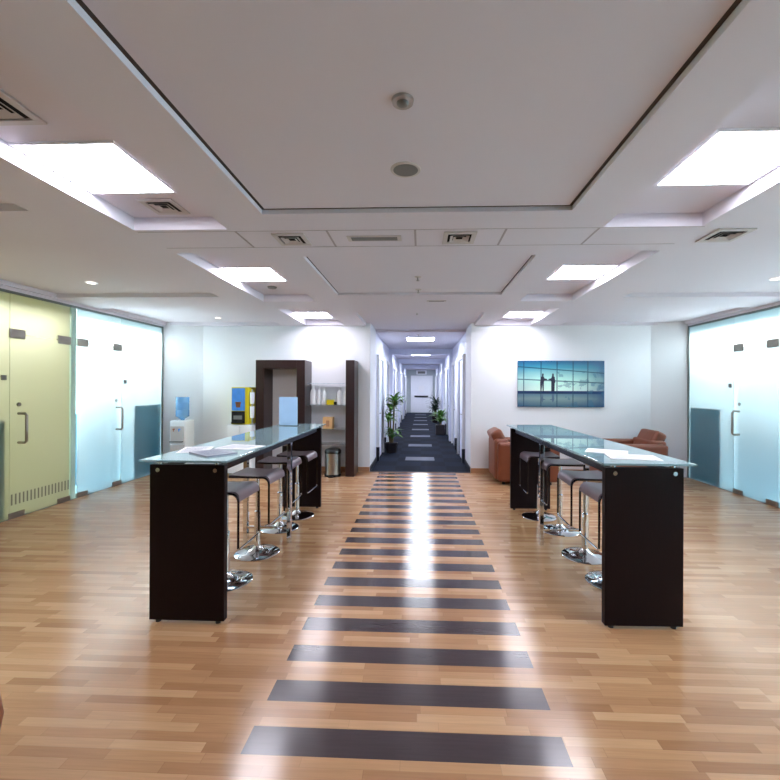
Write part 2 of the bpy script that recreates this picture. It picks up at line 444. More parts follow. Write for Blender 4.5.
# right wall
fixed_pane(XR, YN, 1.5, 0.008, ZG, 'frost'); fixed_pane(XR, 1.5, 3.6, 0.008, ZG, 'frost'); fixed_pane(XR, 3.6, 5.82, 0.008, ZG, 'frost')
glass_door(XR, 5.82, 6.62, False, 'frost', -1); fixed_pane(XR, 5.82, 6.62, 2.21, ZG, 'frost')
fixed_pane(XR, 6.62, YG-0.03, 0.008, ZG, 'frost')
def dot(x, y, z, s):
    bm = BM(); box(bm, x-0.012, x+0.012, y-0.03, y+0.03, z-0.03, z+0.03)
    return bm
o = obj('door_sensor', dot(XL, 6.72, 1.66, 1), 'grey'); tag(o, 'small square grey sensor plate stuck on white frosted glass of left wall', 'sensor')
o = obj('door_sensor', dot(XL, 4.71, 1.68, 1), 'grey'); tag(o, 'small square grey sensor plate stuck on olive glass at left frame edge', 'sensor')
o = obj('door_sensor', dot(XR, 6.70, 1.64, 1), 'grey'); tag(o, 'small square grey sensor plate stuck on frosted glass of right wall', 'sensor')
# striped film near the foot of the olive glass
for i_, (a, b) in enumerate([(4.80, 5.60)]):
    bm = BM(); y = a
    while y < b: box(bm, XL+0.007, XL+0.008, y, y+0.02, 0.16, 0.29); y += 0.05
    struct('trim_%d' % n_trim, bm, 'film'if 'film' in M else 'grey'); n_trim += 1

def cabinet(name, label, x0, x1, y0, y1, h, m, cat='cabinet'):
    t = thing(name, label, cat, ((x0+x1)/2, (y0+y1)/2, 0)); hx, hy = (x1-x0)/2, (y1-y0)/2
    bm = BM(); box(bm, -hx, hx, -hy, hy, 0.0, h-0.03); obj('body', bm, m, t, bevel=0.004)
    bm = BM(); box(bm, -hx-0.01, hx+0.01, -hy-0.01, hy+0.01, h-0.03, h); obj('top', bm, m, t, bevel=0.004)
    return t
M['teal_screen'] = frosted('teal_screen', (0.02, 0.33, 0.40, 1), 0.12)
def screen(label, x, y0, y1, h):
    t = thing('privacy_screen', label, 'screen', (x, (y0+y1)/2, 0)); hh = (y1-y0)/2
    bm = BM(); box(bm, -0.006, 0.006, -hh, hh, 0.03, h-0.012); obj('sheet', bm, 'teal_screen', t)
    bm = BM(); box(bm, -0.008, 0.008, -hh, hh, h-0.012, h); obj('top_rail', bm, 'teal', t)
    for q in (-1, 1):
        bm = BM(); box(bm, -0.010, 0.010, q*(hh-0.1)-0.02, q*(hh-0.1)+0.02, 0, 0.03); obj('foot', bm, 'teal', t)
screen('dark teal screen seen through frosted glass at far end of left wall', XL-0.018, 6.95, 7.66, 1.26)
screen('dark teal screen seen through frosted glass at far end of right wall', XR+0.018, 6.92, 7.66, 1.26)
screen('dark teal screen behind olive glass at left picture edge', XL-0.018, 3.6, 4.73, 1.18)
cabinet('low_cabinet', 'pale blue low cabinet behind white frosted glass of left wall', -6.0, -5.5, 5.8, 6.94, 1.15, 'paleblue')
cabinet('low_cabinet', 'pale blue low cabinet behind frosted glass door of right wall', 5.4, 5.9, 4.0, 6.93, 1.12, 'paleblue')

# ------------------------------------------------------------------ corridor shell
bm = BM(); box(bm, CXL-0.3, CXL, 8.8, CY1, 0, 2.95); struct('wall_corridor_left', bm, 'corr_wall')
bm = BM(); box(bm, CXR, CXR+0.3, 8.8, CY1, 0, 2.95); struct('wall_corridor_right', bm, 'corr_wall')
bm = BM(); box(bm, CXL-0.3, CXR+0.3, CY1, CY1+0.1, 0, 2.95); struct('wall_corridor_end', bm, 'corr_dim')
bm = BM(); box(bm, CXL-0.3, CXR+0.3, YB, 8.78, 2.80, 2.95); box(bm, CXL-0.3, CXR+0.3, 8.78, CY1, 2.75, 2.95)
struct('ceiling_corridor', bm, 'ceil')
for yy in (12.5, 17.0, 21.5):
    bm = BM(); box(bm, CXL, CXR, yy, yy+0.25, 2.58, 2.75); box(bm, CXL, CXL+0.09, yy, yy+0.25, 0, 2.58); box(bm, CXR-0.09, CXR, yy, yy+0.25, 0, 2.58)
    struct('trim_%d' % n_trim, bm, 'corr_wall'); n_trim += 1
for s, xx in (('left', CXL), ('right', CXR)):
    a, b = (xx, xx+0.015) if s == 'left' else (xx-0.015, xx)
    bm = BM(); box(bm, a, b, YB+0.03, CY1, 0.004, 0.10); struct('baseboard_corridor_'+s, bm, 'skirt_dark')
for nm_, a, b in (('left', CXL-0.3, CXL), ('right', CXR, CXR+0.3)):
    bm = BM(); box(bm, a, b, YB+T_, 8.8, 0, 2.95); struct('wall_entrance_'+nm_, bm, 'wall')
# corridor doors
def cdoor(xx, s, y0, y1):
    global nd
    r = sempty('door_%d' % nd, (xx, (y0+y1)/2, 0)); nd += 1; h = (y1-y0)/2
    bm = BM()
    box(bm, 0, s*0.06, -h-0.07, -h, 0.004, 2.3); box(bm, 0, s*0.06, h, h+0.07, 0.004, 2.3); box(bm, 0, s*0.06, -h, h, 2.22, 2.3)
    obj('door_frame', bm, 'white', r)
    bm = BM(); box(bm, 0, s*0.022, -h, h-0.28, 0.012, 2.22); obj('door_leaf', bm, 'corr_wall', r)
    bm = BM(); box(bm, 0, s*0.020, h-0.26, h-0.02, 0.1, 2.2); obj('side_glass', bm, 'cglass', r)
    bm = BM(); tube(bm, [Vector((s*0.02, -h+0.1, 1.02)), Vector((s*0.07, -h+0.1, 1.02)), Vector((s*0.07, -h+0.22, 1.02))], 0.011, 8); obj('door_handle', bm, 'steel', r, smooth=True)
    bm = BM(); box(bm, 0, s*0.064, -h-0.075, -h+0.0, 0.004, 0.30); obj('kick_plate', bm, 'skirt_dark', r)
M['cglass'] = mat('corridor_glass', srgb(96, 110, 150), 0.08)
for y0 in (9.1, 10.9, 13.4, 15.2, 18.0, 19.9, 22.6, 24.6):
    cdoor(CXL, 1, y0, y0+1.15)
for y0 in (8.95, 10.9, 13.2, 15.2, 18.0, 19.9, 22.6, 24.6):
    cdoor(CXR, -1, y0, y0+1.15)
# end door
r = sempty('door_%d' % nd, (0.0, CY1, 0)); nd += 1
bm = BM(); box(bm, -0.66, -0.58, -0.06, 0, 0.004, 2.38); box(bm, 0.66, 0.74, -0.06, 0, 0.004, 2.38); box(bm, -0.58, 0.66, -0.06, 0, 2.30, 2.38); obj('door_frame', bm, 'white', r)
bm = BM(); box(bm, -0.58, 0.66, -0.04, 0, 0.01, 2.30); obj('door_leaf', bm, 'white', r)
bm = BM(); box(bm, -0.42, 0.45, -0.12, -0.07, 1.0, 1.09); box(bm, -0.36, -0.32, -0.08, -0.04, 1.0, 1.09); box(bm, 0.36, 0.4, -0.08, -0.04, 1.0, 1.09); obj('push_bar', bm, 'black', r)
bm = BM(); box(bm, -0.15, 0.2, -0.05, -0.04, 1.30, 1.72); obj('notice', bm, 'paper', r)
t = thing('exit_sign', 'small lit white sign box with dark plate above the far corridor door', 'sign', (0.02, CY1-0.001, 2.45))
bm = BM(); box(bm, -0.33, 0.33, -0.1, 0, 0, 0.26); obj('housing', bm, 'white', t)
bm = BM(); box(bm, -0.24, 0.24, -0.106, -0.1, 0.05, 0.2); obj('face_plate', bm, 'grey', t)

# ------------------------------------------------------------------ ceiling lights
def ceiling_light(cx, cy, z, sx, sy, m, label, group):
    t = thing('ceiling_light', label, 'ceiling light', (cx, cy, z), group=group)
    bm = BM(); hx, hy = sx/2, sy/2; e = 0.012
    for a in ((-hx, hx, -hy, -hy+e), (-hx, hx, hy-e, hy), (-hx, -hx+e, -hy+e, hy-e), (hx-e, hx, -hy+e, hy-e)):
        box(bm, a[0], a[1], a[2], a[3], -0.012, 0.0)
    obj('frame', bm, 'white', t)
    bm = BM(); box(bm, -hx+e, hx-e, -hy+e, hy-e, -0.008, -0.001); obj('diffuser', bm, m, t)
    return t
LY = [(2.375, 'nearest'), (4.62, 'middle'), (7.22, 'farthest')]
for y, w_ in LY:
    for cx, sd in ((-1.865, 'left'), (1.715, 'right')):
        lab = 'square glowing ceiling panel in the %s slot, %s of its row' % (sd, w_) if w_ != 'behind' else 'square glowing ceiling panel in the %s slot overhead behind the viewer' % sd
        ceiling_light(cx, y, 2.845, 0.56, 0.56, 'light', lab, 'ceiling panels of the hall')
for i, y in enumerate((10.0, 14.6, 19.0, 24.6)):
    ceiling_light(-0.02, y, 2.75, 0.66, 0.62, 'clight', 'glowing rectangular panel in corridor ceiling, %s from the hall' % ('first', 'second', 'third', 'fourth')[i], 'corridor ceiling panels')

def vent(x, y, z, s, label):
    t = thing('ceiling_vent', label, 'vent', (x, y, z), group='square ceiling vents')
    h = s/2; bm = BM(); e = s*0.14
    for a in ((-h, h, -h, -h+e), (-h, h, h-e, h), (-h, -h+e, -h+e, h-e), (h-e, h, -h+e, h-e)):
        box(bm, a[0], a[1], a[2], a[3], -0.012, 0.0)
    obj('frame', bm, 'louver', t, bevel=0.003)
    bm = BM(); box(bm, -h+e, h-e, -h+e, h-e, -0.003, -0.001); obj('shade_plate', bm, 'shade_plate', t)  # flat plate coloured near black for the shade inside the vent
    for k in (0.62, 0.34):
        bm = BM(); q = (h-e)*k; g = 0.012
        lo = [bm.verts.new((a*q, b*q, -0.004)) for a, b in ((-1,-1),(1,-1),(1,1),(-1,1))]
        hi = [bm.verts.new((a*(q+g*1.4), b*(q+g*1.4), -0.016)) for a, b in ((-1,-1),(1,-1),(1,1),(-1,1))]
        lo2 = [bm.verts.new((a*(q-0.006), b*(q-0.006), -0.006)) for a, b in ((-1,-1),(1,-1),(1,1),(-1,1))]
        for i in range(4):
            j = (i+1) % 4
            bm.faces.new((lo[i], lo[j], hi[j], hi[i])); bm.faces.new((lo2[i], lo2[j], hi[j], hi[i])); bm.faces.new((lo2[i], lo2[j], lo[j], lo[i]))
        obj('slat_ring', bm, 'louver', t)
    return t
vent(-1.93, 1.81, 2.845, 0.27, 'square ceiling vent at the left picture edge before the nearest light')
vent(-1.80, 2.87, 2.845, 0.24, 'square ceiling vent just beyond the nearest left ceiling light')
vent(-1.02, 3.27, ZC, 0.25, 'square ceiling vent on the cross beam, left of centre')
vent(0.29, 3.27, ZC, 0.25, 'square ceiling vent on the cross beam, right of centre')
vent(2.29, 3.27, ZC, 0.27, 'square ceiling vent beyond the right light slot')
def slot(x, y, lx, ly, label):
    t = thing('slot_vent', label, 'vent', (x, y, ZC))
    bm = BM(); box(bm, -lx/2, lx/2, -ly/2, ly/2, -0.006, 0); obj('frame', bm, 'louver', t)
    bm = BM(); box(bm, -lx/2+0.03, lx/2-0.03, -ly/2+0.02, ly/2-0.02, -0.008, -0.006); obj('slot', bm, 'grey', t)
slot(-0.37, 3.27, 0.42, 0.11, 'slim grey slot vent on the cross beam near the centre')
slot(0.20, 5.65, 0.26, 0.07, 'short slot vent on ceiling beyond the second recess')
# detector, loudspeaker, sprinklers, downlights
t = thing('smoke_detector', 'round chrome and white detector on the big ceiling panel', 'smoke detector', (-0.082, 1.745, 2.777))
bm = BM(); lathe(bm, [(0, -0.012), (0.044, -0.012), (0.047, 0), (0, 0)]); obj('base', bm, 'steel', t, smooth=True)
bm = BM(); lathe(bm, [(0, -0.024), (0.016, -0.023), (0.024, -0.018), (0.026, -0.012), (0, -0.012)]); obj('sensor_dome', bm, 'grey', t, smooth=True)
t = thing('ceiling_speaker', 'round grey loudspeaker grille set in the big ceiling panel', 'speaker', (-0.09, 2.30, 2.777))
bm = BM(); lathe(bm, [(0.068, -0.006), (0.082, -0.004), (0.084, 0), (0.068, 0), (0.068, -0.006)], seg=32); obj('rim', bm, 'louver', t, smooth=True)
bm = BM(); lathe(bm, [(0, -0.006), (0.068, -0.004), (0.068, 0), (0, 0)], seg=32); obj('grille', bm, 'grey', t, smooth=True)
for i, (x, y, z, lab) in enumerate([(-0.04, 4.52, 2.777, 'small chrome sprinkler in the second ceiling recess, nearer one'), (-0.04, 5.10, 2.777, 'small chrome sprinkler in the second ceiling recess, farther one'),
                    (-0.07, 6.75, 2.80, 'small chrome sprinkler before the corridor mouth'), (-0.06, 9.2, 2.75, 'small grey sprinkler before first corridor light')]):
    t = thing('sprinkler', lab, 'sprinkler', (x, y, z), group='ceiling sprinklers')
    bm = BM(); lathe(bm, [(0, -0.008), (0.035, -0.006), (0.037, 0), (0, 0)], seg=16); obj('rose', bm, 'louver', t, smooth=True)
    bm = BM(); lathe(bm, [(0, -0.045), (0.018, -0.045), (0.018, -0.041), (0.007, -0.038), (0.007, -0.008), (0, -0.008)], seg=12); obj('head', bm, 'steel', t, smooth=True)
for x, y, z, lab in [(-3.85, 4.75, 2.79, 'small round downlight in the left ceiling tray'), (3.87, 4.75, 2.79, 'small round downlight in the right ceiling tray'), (-3.55, 7.2, 2.79, 'small round downlight near the back left wall')]:
    t = thing('downlight', lab, 'downlight', (x, y, z), group='round downlights')
    bm = BM(); lathe(bm, [(0.045, -0.006), (0.062, -0.005), (0.064, 0), (0.045, 0), (0.045, -0.006)], seg=24); obj('rim', bm, 'white', t, smooth=True)
    bm = BM(); lathe(bm, [(0, -0.003), (0.045, -0.003), (0.045, 0), (0, 0)], seg=24); obj('lens', bm, 'spot', t)
bm = BM(); lathe(bm, [(0, -0.02), (0.05, -0.018), (0.06, 0), (0, 0)], (0,0,0), 20)
o = obj('smoke_detector', bm, 'grey', loc=(-1.88, 5.22, 2.845), smooth=True); tag(o, 'grey round detector beyond the middle left ceiling light', 'smoke detector')

# ------------------------------------------------------------------ high tables
def high_table(x0, x1, Y0, rz, label):
    Y1 = Y0+2.74; xc = (x0+x1)/2; hw = (x1-x0)/2
    t = thing('high_table', label, 'table', (xc, (Y0+Y1)/2, 0), rz, group='pair of high meeting tables')
    yc = (Y0+Y1)/2; H = 1.06
    for s in (-1, 1):
        ya = (Y0-yc) if s < 0 else (Y1-yc-0.05)
        bm = BM(); box(bm, -hw, hw, ya, ya+0.05, 0.02, H); p = obj('end_panel', bm, 'wenge', t, bevel=0.003)
        for q in (-1, 1):
            b2 = BM(); yf = ya if s < 0 else ya+0.05
            cyl(b2, (q*(hw-0.06), yf+0.002*s, H-0.035), (q*(hw-0.06), yf+0.010*s, H-0.035), 0.014, 20); obj('bolt', b2, 'chrome', p, smooth=True)
            b2 = BM(); cyl(b2, (q*(hw-0.05), ya+0.025, 0.0), (q*(hw-0.05), ya+0.025, 0.02), 0.018, 12); obj('foot', b2, 'black', p)
            b2 = BM(); cyl(b2, (q*(hw-0.06), ya+0.025, H), (q*(hw-0.06), ya+0.025, H+0.025), 0.018, 12); obj('standoff', b2, 'chrome', p, smooth=True)
    bm = BM(); box(bm, -hw-0.035, hw+0.045, Y0-yc-0.06, Y1-yc+0.06, H+0.025, H+0.040); obj('glass_top', bm, 'glass_top', t, bevel=0.002)
    # long steel rails under the glass
    for s in (-1, 1):
        bm = BM(); box(bm, s*(hw-0.05)-0.02, s*(hw-0.05)+0.02, Y0-yc+0.05, Y1-yc-0.05, H-0.045, H-0.005); obj('rail', bm, 'darkchrome', t)
    # middle trestle
    ym = Y0+1.48-yc; fr = BM(); e = 0.02
    for s in (-1, 1):
        box(fr, s*(hw-0.03)-e, s*(hw-0.03)+e, ym-e, ym+e, 0.0, H-0.045)
        box(fr, s*(hw-0.03)-0.008, s*(hw-0.03)+0.008, ym+e+0.03, ym+e+0.046, 0.0, H-0.045)
    box(fr, -(hw-0.03)+e, (hw-0.03)-e, ym-0.012, ym+0.012, 0.14, 0.165)
    box(fr, -(hw-0.03)+e, (hw-0.03)-e, ym-0.015, ym+0.015, H-0.075, H-0.045)
    obj('trestle', fr, 'chrome', t, bevel=0.002)
    return t
high_table(-1.815, -1.305, 2.745, 0, 'dark wood high table with glass top on the left, papers and blue card on it')
high_table(1.192, 1.702, 2.82, 0.017, 'dark wood high table with glass top on the right, before the brown armchairs')
TOP = 1.06+0.040

# ------------------------------------------------------------------ bar stools
def make_stool():
    t = thing('bar_stool', 'x', 'bar stool', (0, 0, 0), group='bar stools at the high tables')
    bm = BM(); lathe(bm, [(0, 0), (0.205, 0), (0.207, 0.006), (0.195, 0.014), (0.12, 0.024), (0.06, 0.04), (0.036, 0.065), (0.030, 0.075), (0, 0.075)], seg=40); obj('base', bm, 'chrome', t, smooth=True)
    bm = BM(); lathe(bm, [(0.028, 0.07), (0.028, 0.40), (0.022, 0.405), (0.017, 0.41), (0.017, 0.745), (0.0, 0.745)], seg=20); obj('column', bm, 'chrome', t, smooth=True)
    bm = BM(); box(bm, -0.09, 0.09, -0.07, 0.07, 0.745, 0.757); obj('seat_plate', bm, 'black', t)
    # seat shell: profile along x (front = +x), curving down at front
    prof = []
    for k in range(7): x = -0.19+0.33*k/6; prof.append((x, 0.778-0.010*math.sin(PI*k/6)))
    for k in range(1, 6): a = R(90-18*k); prof.append((0.14+0.055*math.cos(a), 0.723+0.055*math.sin(a)))
    prof.append((0.196, 0.70))
    bm = BM(); W = 0.185; n = len(prof); rows = []
    for i, (x, z) in enumerate(prof):
        a = prof[max(i-1, 0)]; b = prof[min(i+1, n-1)]
        d = Vector((b[0]-a[0], b[1]-a[1])).normalized(); nx_, nz_ = d.y, -d.x
        th = 0.016
        rows.append([bm.verts.new((x, -W, z)), bm.verts.new((x, W, z)), bm.verts.new((x+nx_*th, W, z+nz_*th)), bm.verts.new((x+nx_*th, -W, z+nz_*th))])
    for A, B in zip(rows, rows[1:]):
        for k in range(4): bm.faces.new((A[k], A[(k+1) % 4], B[(k+1) % 4], B[k]))
    bm.faces.new(rows[0]); bm.faces.new(rows[-1])
    obj('seat', bm, 'seat', t, smooth=True)
    # closed flat-band loop: along seat sides, down at the front, footrest across
    bm = BM()
    side = []
    wy = W+0.010
    path = [Vector((-0.185, wy, 0.760))]
    path.append(Vector((0.13, wy, 0.760)))
    for k in range(1, 6): a = R(90-18*k); path.append(Vector((0.13+0.06*math.cos(a), wy, 0.700+0.06*math.sin(a))))
    path += [Vector((0.19, wy, 0.345))]
    lp = [Vector((p.x, -p.y, p.z)) for p in path]
    band = [(-0.013, -0.004), (0.013, -0.004), (0.013, 0.004), (-0.013, 0.004)]
    for pp in (path, lp):
        bm = BM(); tube(bm, pp, 0.0095, 8, up=Vector((0, 1, 0))); obj('side_bar', bm, 'darkchrome', t, smooth=True)
    bm = BM(); box(bm, -0.186, -0.168, -wy, wy, 0.752, 0.768); obj('rear_bar', bm, 'darkchrome', t)
    bm = BM(); tube(bm, [Vector((0.19, wy, 0.349)), Vector((0.19, wy-0.012, 0.333)), Vector((0.19, wy-0.03, 0.33)), Vector((0.19, -wy+0.03, 0.33)), Vector((0.19, -wy+0.012, 0.333)), Vector((0.19, -wy, 0.349))], 0.0075, 8, up=Vector((1, 0, 0))); obj('footrest', bm, 'chrome', t, smooth=True)
    return t
stool = make_stool()
spots = []
names = ['nearest stool', 'second stool', 'third stool', 'farthest stool']
for s, tb in ((-1, 'left'), (1, 'right')):
    ysl = [3.36, 3.95, 4.66, 5.12] if s < 0 else [3.50, 4.03, 4.74, 5.24]
    xsl = [-1.58, -1.555, -1.58, -1.52] if s < 0 else [1.57, 1.55, 1.55, 1.46]
    for i in range(4): spots.append((xsl[i], ysl[i], s, 'chrome bar stool with brown seat at the %s high table, %s' % (tb, names[i].replace(' stool', ' one from the viewer'))))
for i, (x, y, s, lab) in enumerate(spots):
    rz = (0 if s < 0 else PI) + random.uniform(-0.05, 0.05)
    if i == 0: stool.location = (x, y, 0); stool.rotation_euler = (0, 0, rz); stool['label'] = lab
    else: dup(stool, (x, y, 0), rz, lab)

# ------------------------------------------------------------------ papers
def paper(name, x, y, w_, d, h, rz, m, label, z=TOP, cat='paper', extra=None):
    t = thing(name, label, cat, (x, y, z), rz)
    bm = BM(); box(bm, -w_/2, w_/2, -d/2, d/2, 0.0005, h); obj('sheets', bm, m, t)
    bm = BM()
    yy = d/2-0.04
    while yy > -d/2+0.03: box(bm, -w_/2+0.02, w_/2-0.02-random.random()*0.05, yy, yy+0.004, h, h+0.0004); yy -= 0.016
    obj('print', bm, 'ink', t)
    return t
paper('paper_sheet', -1.72, 3.15, 0.21, 0.297, 0.003, 0.3, 'paper', 'white sheet of paper lying on left glass table, left of the magazine')
paper('magazine', -1.50, 2.98, 0.22, 0.29, 0.010, 0.9, 'cover', 'grey covered magazine lying near the front of left glass table', cat='magazine')
paper('paper_sheet', -1.44, 3.30, 0.30, 0.24, 0.004, -0.2, 'paper', 'white papers lying on left glass table behind the magazine')
paper('paper_sheet', 1.48, 3.0, 0.23, 0.32, 0.006, 1.35, 'paper', 'white papers lying on the right glass table, nearer sheet')
paper('paper_sheet', 1.42, 3.27, 0.21, 0.29, 0.004, 1.1, 'paper', 'white papers lying on the right glass table, farther sheet')
t = thing('card_holder', 'upright pale blue card in a clear stand at far end of left table', 'sign', (-1.66, 5.20, TOP))
bm = BM(); box(bm, -0.13, 0.13, -0.05, 0.05, 0.0, 0.006); obj('stand', bm, 'glass_shelf', t)
bm = BM(); box(bm, -0.115, 0.115, -0.006, 0.006, 0.006, 0.36); obj('card', bm, 'acrylic', t)

# ------------------------------------------------------------------ back wall shelving
t = thing('portal_cabinet', 'tall dark wood open portal frame against the back left wall', 'cabinet', (-2.515, 7.64, 0))
hx, dy = 0.445, 0.235
for s in (-1, 1):
    bm = BM(); a = -hx if s < 0 else hx-0.15; box(bm, a, a+0.15, -dy, dy, 0, 2.07); obj('side_column', bm, 'wenge_light', t, bevel=0.003)
bm = BM(); box(bm, -hx+0.15, hx-0.15, -dy, dy, 1.92, 2.07); obj('top_beam', bm, 'wenge_light', t, bevel=0.003)
bm = BM(); box(bm, -hx+0.15, hx-0.15, dy-0.02, dy, 0, 1.92); obj('back_panel', bm, 'backp', t) if 'backp' in M else obj('back_panel', bm, 'wall', t)
t = thing('wood_column', 'slim dark wood upright carrying glass shelves near the corridor', 'shelf upright', (-1.26, 7.64, 0))
bm = BM(); box(bm, -0.078, 0.078, -dy, dy, 0, 2.07); obj('post', bm, 'wenge_light', t, bevel=0.003)
shelf_x0, shelf_x1 = -2.068, -1.340
for i, z in enumerate((0.55, 0.83, 1.27, 1.66)):
    t = thing('glass_shelf', 'clear glass shelf between dark uprights, %s' % ('lowest of four', 'second from the bottom, carrying the box', 'third from the bottom, carrying white bottles', 'topmost of four')[i], 'shelf', ((shelf_x0+shelf_x1)/2, 7.70, z), group='glass shelves by the back wall')
    hw = (shelf_x1-shelf_x0)/2
    bm = BM(); box(bm, -hw, hw, -0.15, 0.15, -0.010, 0); obj('pane', bm, 'glass_shelf', t)
    for q in (-1, 1):
        bm = BM(); box(bm, q*hw-0.02*(q > 0), q*hw+0.02*(q < 0), -0.12, -0.10, -0.022, -0.010); obj('bracket', bm, 'steel', t)
def wbottle(x, h, r, lab):
    t = thing('bottle', lab, 'bottle', (x, 7.66, 1.27), group='white bottles on the glass shelf')
    bm = BM(); lathe(bm, [(0, 0), (r, 0), (r, h*0.62), (r*0.8, h*0.76), (r*0.4, h*0.84), (r*0.4, h*0.88), (0, h*0.88)], seg=16); obj('body', bm, 'white', t, smooth=True)
    bm = BM(); lathe(bm, [(0, h*0.88), (r*0.45, h*0.88), (r*0.45, h), (0, h)], seg=12); obj('cap', bm, 'white', t, smooth=True)
wbottle(-1.985, 0.34, 0.055, 'white bottle on glass shelf, first from the left, beside the portal frame')
wbottle(-1.875, 0.33, 0.048, 'white bottle on glass shelf, second from the left')
wbottle(-1.78, 0.30, 0.042, 'white bottle on glass shelf, third from the left, beside the yellow pack')
wbottle(-1.49, 0.31, 0.055, 'white bottle on glass shelf, right of the yellow pack')
wbottle(-1.39, 0.30, 0.042, 'white bottle on glass shelf, against the slim dark upright')
bm = BM(); box(bm, -0.075, 0.055, -0.04, 0.04, 0, 0.085); box(bm, 0.055, 0.10, -0.035, 0.035, 0, 0.05, 1)
o = obj('yellow_pack', bm, ['pale_y', 'black'] if 'pale_y' in M else ['yellow', 'black'], loc=(-1.65, 7.66, 1.27)); tag(o, 'small yellow pack lying between white bottles on glass shelf', 'pack')
t = thing('cardboard_box', 'tan cardboard box on the glass shelf below the bottles', 'box', (-1.70, 7.68, 0.83))
bm = BM(); box(bm, -0.09, 0.09, -0.08, 0.08, 0, 0.21); obj('carton', bm, 'cream', t, bevel=0.003)
bm = BM(); box(bm, -0.03, 0.03, -0.082, -0.08, 0.04, 0.15); obj('side_label', bm, 'base_wood', t)

# pedal bin
t = thing('pedal_bin', 'steel pedal bin with black lid standing by the slim dark upright', 'bin', (-1.575, 7.48, 0))
bm = BM(); lathe(bm, [(0, 0), (0.145, 0), (0.148, 0.03), (0.142, 0.04), (0, 0.04)], seg=28); obj('base_ring', bm, 'black', t, smooth=True)
bm = BM(); lathe(bm, [(0, 0.04), (0.138, 0.04), (0.138, 0.41), (0, 0.41)], seg=28); obj('bucket', bm, 'steel', t, smooth=True)
bm = BM(); lathe(bm, [(0, 0.41), (0.145, 0.41), (0.147, 0.45), (0.13, 0.48), (0.08, 0.495), (0, 0.50)], seg=28); obj('lid', bm, 'black', t, smooth=True)
bm = BM(); box(bm, -0.04, 0.04, -0.20, -0.13, 0.01, 0.025); obj('pedal', bm, 'black', t)

# coffee machine on cabinet
t = thing('side_cabinet', 'white cabinet under the yellow coffee machine by back wall', 'cabinet', (-3.19, 7.55, 0))
bm = BM(); box(bm, -0.22, 0.22, -0.27, 0.27, 0.06, 0.92); obj('body', bm, 'white', t, bevel=0.004)
for s in (-1, 1):
    bm = BM(); a = -0.215 if s < 0 else 0.003; box(bm, a, a+0.212, -0.288, -0.27, 0.07, 0.90); d_ = obj('door', bm, 'white', t, bevel=0.003)
    b2 = BM(); box(b2, s*0.04-0.006, s*0.04+0.006, -0.31, -0.288, 0.55, 0.68); obj('handle', b2, 'steel', d_)
bm = BM(); box(bm, -0.2, 0.2, -0.24, 0.24, 0, 0.06); obj('plinth', bm, 'grey', t)
t = thing('coffee_machine', 'yellow coffee machine with blue picture front on the white cabinet', 'coffee machine', (-3.19, 7.5, 0.92))
bm = BM(); box(bm, -0.17, 0.145, -0.18, 0.20, 0, 0.66); obj('body', bm, 'yellow', t, bevel=0.008)
bm = BM(); box(bm, -0.16, 0.075, -0.188, -0.18, 0.245, 0.645)
p = obj('picture_panel', bm, 'sky_blue', t)
b2 = BM(); lathe(b2, [(0, 0), (0.035, 0.0), (0.05, 0.09), (0.05, 0.1), (0, 0.1)], (-0.045, -0.188, 0.30), seg=14)
for v in b2.verts: v.co.y = -0.188-abs(v.co.y+0.188)*0.1
obj('cup_picture', b2, 'coffee', p)
bm = BM(); box(bm, -0.16, 0.075, -0.20, -0.18, 0.02, 0.235); p = obj('dispensing_bay', bm, 'black', t, bevel=0.004)
b2 = BM(); box(b2, -0.14, 0.055, -0.26, -0.20, 0.02, 0.045); obj('drip_tray', b2, 'black', p)
b2 = BM(); box(b2, -0.12, 0.03, -0.204, -0.20, 0.09, 0.16); obj('bay_window', b2, 'grey', p)
t = thing('cup_dispenser', 'clear tube of white cups mounted beside the yellow coffee machine', 'cup dispenser', (-2.985, 7.32, 0.92))
bm = BM(); lathe(bm, [(0, 0), (0.043, 0), (0.043, 0.015), (0.012, 0.02), (0.012, 0.62), (0, 0.62)], seg=16); obj('stand', bm, 'steel', t, smooth=True)
for k in range(2):
    bm = BM(); lathe(bm, [(0.013, 0), (0.034, 0.0), (0.04, 0.20), (0.013, 0.20)], (0, 0, 0.12+0.25*k), seg=16); obj('cup_stack', bm, 'white', t, smooth=True)

# water cooler
t = thing('water_cooler', 'white water cooler with blue bottle in the back left corner', 'water cooler', (-4.32, 7.45, 0))
bm = BM(); box(bm, -0.14, 0.14, -0.16, 0.16, 0.0, 0.98); b_ = obj('body', bm, 'white', t, bevel=0.02)
b2 = BM(); box(b2, -0.12, 0.12, -0.168, -0.16, 0.62, 0.88); obj('tap_recess', b2, 'louver', b_)
for q in (-0.05, 0.05):
    b2 = BM(); cyl(b2, (q, -0.168, 0.83), (q, -0.205, 0.83), 0.012, 10); cyl(b2, (q, -0.198, 0.835), (q, -0.198, 0.79), 0.008, 10); obj('tap', b2, 'sky_blue' if q > 0 else 'coffee', b_)
b2 = BM(); box(b2, -0.11, 0.11, -0.22, -0.16, 0.60, 0.62); obj('drip_tray', b2, 'grey', b_)
b2 = BM(); box(b2, -0.13, 0.13, -0.166, -0.16, 0.08, 0.55); obj('lower_door', b2, 'louver', b_)
bm = BM(); lathe(bm, [(0, 0.96), (0.03, 0.96), (0.035, 1.0), (0.115, 1.05), (0.112, 1.07), (0.112, 1.16), (0.107, 1.17), (0.112, 1.18), (0.112, 1.28), (0.107, 1.29), (0.112, 1.30), (0.112, 1.37), (0.11, 1.40), (0, 1.40)], seg=28); obj('water_bottle', bm, 'bottle_blue', t, smooth=True)

